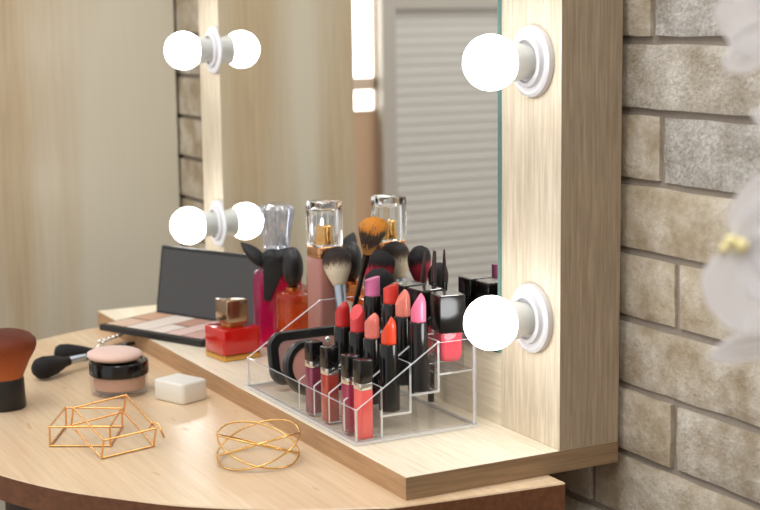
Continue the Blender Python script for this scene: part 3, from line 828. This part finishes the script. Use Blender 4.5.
# silver jewelled hair clip, partly hidden behind the jar
a, b = Vector((-.6130, -.0540, T+.0150)), Vector((-.6420, -.0130, T+.0150))
t = thing('hair_clip', 'small silver jewelled clip lying behind the powder jar', 'hair clip', (a.x, a.y, T))
d_ = b-a; L_ = d_.length
t.rotation_euler = (0, 0, math.atan2(d_.y, d_.x))
obj('bar', tube([(0, 0, .0010), (.002, 0, .009), (.006, 0, .0135), (L_*.6, 0, .0150), (L_, 0, .0152)], .0013, 8), CHROME, t, smooth=50)
for k in range(6): obj('gem', sphere(.0022, (.007+k*(L_-.009)/5, 0, .0158)), CHROME, t, smooth=60)
for x in (.010, .014): obj('prong', tube([(x, 0, .0135), (x+.004, .001, .0008)], .0008, 6), CHROME, t)
obj('spring_arm', tube([(0, 0, .0009), (L_, 0, .0009)], .0009, 6), CHROME, t)

# rose gold geometric bracelet: two square wire frames
t = thing('wire_bracelet', 'rose gold bracelet of two square wire frames', 'bracelet', (-.27, -.155, T))
base = Vector((-.27, -.155, T))
def frame(b4, t4, r=.0009):
    bm = bmesh.new()
    b4 = [Vector(p)-base for p in b4]; t4 = [Vector(p)-base for p in t4]
    for P4 in (b4, t4):
        for i in range(4): tube([P4[i], P4[(i+1) % 4]], r, 8, bm=bm)
        for p in P4: sphere(r*1.25, p, bm, 10, 6)
    for p, q in zip(b4, t4): tube([p, q], r, 8, bm=bm)
    return bm
zT = T+.0011
A_b = [(-.2863, -.1977, zT), (-.2594, -.1518, zT), (-.3150, -.1225, zT), (-.3440, -.1665, zT)]
A_t = [(x+.001, y, zT+.0172) for x, y, z in A_b]
B_b = [(-.2268, -.1701, zT), (-.2401, -.1190, zT), (-.3036, -.1244, zT+.0165), (-.2833, -.1789, zT+.0165)]
nrm = (Vector(B_b[1])-Vector(B_b[0])).cross(Vector(B_b[3])-Vector(B_b[0])).normalized()
if nrm.z < 0: nrm = -nrm
B_t = [tuple(Vector(p)+nrm*.0172) for p in B_b]
obj('square_frame', frame(A_b, A_t), GOLD, t, smooth=50)
obj('square_frame', frame(B_b, B_t), GOLD, t, smooth=50)
c0 = Vector(B_t[1])-base
obj('clasp', tube([c0+Vector((-.006, -.004, -.001)), c0+Vector((-.007, -.001, .004)), c0+Vector((-.002, .003, .003)), c0+Vector((.002, .004, -.003)), c0+Vector((.003, .006, -.0085))], .0009, 8), GOLD, t, smooth=50)

# gold bangle of interlaced rings
bc = Vector((-.1560, -.0560, T))
t = thing('wire_bangle', 'gold bangle of four crossing wire rings beside the shelf edge', 'bracelet', bc)
for k, (ph, amp, h, rr) in enumerate(((20, .0130, .0143, .0345), (110, .0130, .0143, .0350), (200, .0126, .0141, .0340), (292, .0130, .0145, .0347))):
    pts = []
    for i in range(72):
        a = 2*PI*i/72
        pts.append((rr*math.cos(a), rr*math.sin(a), h+amp*math.cos(a-R_(ph))))
    obj('ring', tube(pts, .00085, 8, True), GOLD2, t, smooth=60)

# ------------------------------------------------------------------ white orchid on a stand at the right
RT = Vector((.4704, .8824, -.0117)); UP = Vector((-.1248, .0797, .989)); FW = Vector((-.8736, .4638, -.1477))
PETAL = bpy.data.materials.new('white orchid petal'); PETAL.use_nodes = True
nt = PETAL.node_tree; nt.nodes.clear(); L = nt.links.new
out = nt.nodes.new('ShaderNodeOutputMaterial'); df = nt.nodes.new('ShaderNodeBsdfDiffuse'); tl_ = nt.nodes.new('ShaderNodeBsdfTranslucent')
nz = nt.nodes.new('ShaderNodeTexNoise'); nz.inputs['Scale'].default_value = 40
rp = nt.nodes.new('ShaderNodeValToRGB'); rp.color_ramp.elements[0].color = rgba((250, 249, 251)); rp.color_ramp.elements[1].color = rgba((255, 255, 255))
L(nz.outputs['Fac'], rp.inputs['Fac']); L(rp.outputs['Color'], df.inputs['Color']); L(rp.outputs['Color'], tl_.inputs['Color'])
ms = nt.nodes.new('ShaderNodeMixShader'); ms.inputs[0].default_value = .68
L(df.outputs[0], ms.inputs[1]); L(tl_.outputs[0], ms.inputs[2]); L(ms.outputs[0], out.inputs['Surface'])
LIP = plain('pale yellow orchid lip', (246, 234, 176), .6)
GREEN = plain('green orchid stem', (96, 122, 62), .5, var=.15, bscale=60)
def petal(L_, W_, cup, curl, tipx=.8):
    """petal in local coordinates: root at the origin, along +x, face up +z"""
    bm = bmesh.new(); n, m_ = 14, 10; g = []
    for i in range(n+1):
        u = i/n; wv = W_/2*(math.sin(PI*min(u**tipx, 1))**.55 if 0 < i < n else .05)
        if i == n: wv = W_*.04
        r_ = []
        for j in range(m_+1):
            v = j/m_*2-1
            y = v*wv; x = L_*u
            zz = cup*(v*v)*wv + curl*u*u*L_ + .0008*math.sin(9*v+5*u)
            r_.append(bm.verts.new((x, y, zz)))
        g.append(r_)
    for i in range(n):
        for j in range(m_): bm.faces.new((g[i][j], g[i+1][j], g[i+1][j+1], g[i][j+1]))
    ext = bmesh.ops.solidify(bm, geom=bm.faces[:], thickness=.0009)
    return bm
def flower(center, normal, up, spec, label):
    n_ = normal.normalized(); x_ = up.cross(n_).normalized(); y_ = n_.cross(x_)
    M = Matrix((x_, y_, n_)).transposed().to_4x4(); M.translation = center
    t = thing('orchid_flower', label, 'orchid')
    return t, M
ORC = Vector((.98, -.5372, .35))
def cam_pt(px, py, d):      # a point d metres out, written once for laying out the spray
    return ORC + (FW + RT*(px-384.2)/1507.1 - UP*(py-242.3)/1507.1)*d
pot = Vector((.66, .03, 0))
orchid = thing('potted_orchid', 'white orchid with blurred petals in front of the brick wall at right', 'orchid', (pot.x, pot.y, -.32))
inv = Matrix.Translation(-Vector((pot.x, pot.y, -.32)))
def add_flower(center, normal, up, petals, lip=True):
    n_ = normal.normalized(); x_ = up.cross(n_).normalized(); y_ = n_.cross(x_)
    M = Matrix((x_, y_, n_)).transposed().to_4x4(); M.translation = center
    M = inv @ M
    core = obj('flower', lathe([(0, -.004), (.0030, -.002), (.0034, .003), (.002, .007), (0, .008)], 16), LIP, orchid, smooth=60)
    core.matrix_local = M
    for (ang, L_, W_, cup, curl) in petals:
        o = obj('petal', petal(L_, W_, cup, curl), PETAL, core, smooth=60)
        o.matrix_local = Matrix.Rotation(R_(ang), 4, 'Z')
    if lip:
        bm = bmesh.new()
        if lip == 'small':
            sphere(.0030, (-.0042, .002, .004), bm, s=(1, .9, 1.3)); sphere(.0022, (-.0070, -.001, .004), bm)
        else: sphere(.0052, (0, -.006, .006), bm, s=(1, .8, 1.2))
        o = obj('lip', bm, LIP, core, smooth=60)
    return core
FIVE = [(90, .040, .030, .25, .1), (162, .044, .042, .2, .12), (18, .044, .042, .2, .12), (236, .042, .028, .25, .1), (304, .042, .028, .25, .1)]
f1 = cam_pt(782, 20, .66); f2 = cam_pt(742, 246, .64); f3 = cam_pt(800, 330, .655); f4 = cam_pt(806, 128, .68)
add_flower(f1, -FW+RT*.1, UP, [(172, .0305, .036, .15, .08), (222, .0340, .020, .2, .05), (90, .034, .034, .2, .1), (15, .040, .040, .2, .12), (300, .040, .028, .2, .1)])
add_flower(f2, -FW-RT*.15, UP, [(60, .0370, .025, .2, .06), (18, .038, .034, .2, .1), (272, .0375, .034, .2, .04), (325, .042, .030, .2, .06)], 'small')
add_flower(f3, -FW+RT*.1, UP, [(196, .0420, .015, .25, .02), (100, .030, .030, .2, .1), (20, .036, .034, .2, .1), (290, .036, .026, .2, .1)])
add_flower(f4, -FW+RT*.2, UP, [(168, .0270, .015, .2, .05), (95, .032, .026, .2, .1), (20, .036, .036, .2, .1), (260, .034, .026, .2, .1)])
stem = spline([(pot.x, pot.y, -.26), (pot.x-.02, pot.y+.01, -.10), (pot.x-.04, pot.y, .10), tuple(cam_pt(840, 300, .66)), tuple(cam_pt(812, 180, .68)), tuple(cam_pt(800, 60, .68)), tuple(cam_pt(790, -40, .66))], 10)
obj('stem', tube([p-Vector((pot.x, pot.y, -.32)) for p in stem], .0022, 10), GREEN, orchid, smooth=60)
for c in (f1, f2, f3, f4):
    p = min(stem, key=lambda s_: (s_-c).length)
    obj('flower_stalk', tube(spline([p-Vector((pot.x, pot.y, -.32)), (p+c)/2+Vector((0, 0, .006))-Vector((pot.x, pot.y, -.32)), c-Vector((pot.x, pot.y, -.32))], 6), .0011, 8), GREEN, orchid, smooth=60)
for a in (20, 110, 200, 290):
    o = obj('leaf', petal(.13, .05, .35, -.35), GREEN, orchid, smooth=60)
    o.location = (0, 0, .115); o.rotation_euler = (0, R_(-38), R_(a))
obj('pot', lathe([(.038, 0), (.042, .003), (.056, .11), (.059, .112), (.059, .12), (.054, .12), (.052, .105), (0, .105)], 40), plain('white ceramic pot', (236, 234, 230), .3), orchid, smooth=35)
st = thing('plant_stand', 'small round wooden stand under the orchid pot', 'stand', (pot.x, pot.y, FLOOR))
hs = -.32-FLOOR
obj('stand_top', lathe([(.12, hs-.02), (.125, hs-.017), (.125, hs-.003), (.12, hs-.0003)], 48), TABLE_EDGE, st, smooth=35)
for a in (30, 150, 270):
    obj('leg', tube([(.10*math.cos(R_(a)), .10*math.sin(R_(a)), 0), (.06*math.cos(R_(a)), .06*math.sin(R_(a)), hs-.0205)], .011, 12), TABLE_EDGE, st, smooth=40)

# ------------------------------------------------------------------ light
w_ = bpy.data.worlds.new('room light'); bpy.context.scene.world = w_; w_.use_nodes = True
bg = w_.node_tree.nodes['Background']
bg.inputs['Color'].default_value = (.99, .99, 1.0, 1); bg.inputs['Strength'].default_value = .85
def area(name, loc, target, sx, sy, power, col):
    l = bpy.data.lights.new(name, 'AREA'); l.shape = 'RECTANGLE'; l.size = sx; l.size_y = sy; l.energy = power; l.color = col
    o = bpy.data.objects.new(name, l); C.objects.link(o); o.location = loc
    o.rotation_euler = (Vector(target)-Vector(loc)).to_track_quat('-Z', 'Y').to_euler()
    return o
area('side_fill_light', (1.7, -1.0, 1.74), (.4, 0, .1), .6, .6, 12, (1, .985, .96))  # added fill that whitens the orchid petals, no fixture here
area('closet_fill_light', (-1.5, -1.5, 1.74), (-2.6, -1.6, .1), .6, .6, 13, (.98, .99, 1))  # added fill that brightens the louvered door, not a known lamp
area('ceiling_lamp', (-.1, -.75, 1.75), (-.25, .05, 0), 1.1, .9, 13, (1, .99, .97))

# ------------------------------------------------------------------ camera
cam = bpy.data.cameras.new('camera'); co = bpy.data.objects.new('camera', cam); C.objects.link(co)
M = Matrix((RT, UP, -FW)).transposed().to_4x4(); M.translation = (.981, -.5372, .35)
co.matrix_world = M
cam.sensor_width = 36; cam.lens = 1507.11*36/760
cam.shift_x = (380-384.19)/760; cam.shift_y = -(255-242.28)/760
cam.clip_start = .01; cam.clip_end = 50
cam.dof.use_dof = True; cam.dof.focus_distance = 1.29; cam.dof.aperture_fstop = 9.
sc = bpy.context.scene
sc.camera = co
sc.view_settings.view_transform = 'Standard'; sc.view_settings.look = 'None'
sc.view_settings.exposure = .13; sc.view_settings.gamma = 1.; sc.view_settings.use_curve_mapping = False
sc.cycles.max_bounces = 14; sc.cycles.transparent_max_bounces = 96; sc.cycles.transmission_bounces = 10; sc.cycles.glossy_bounces = 6
sc.cycles.use_denoising = True
sc.cycles.caustics_reflective = False; sc.cycles.caustics_refractive = False
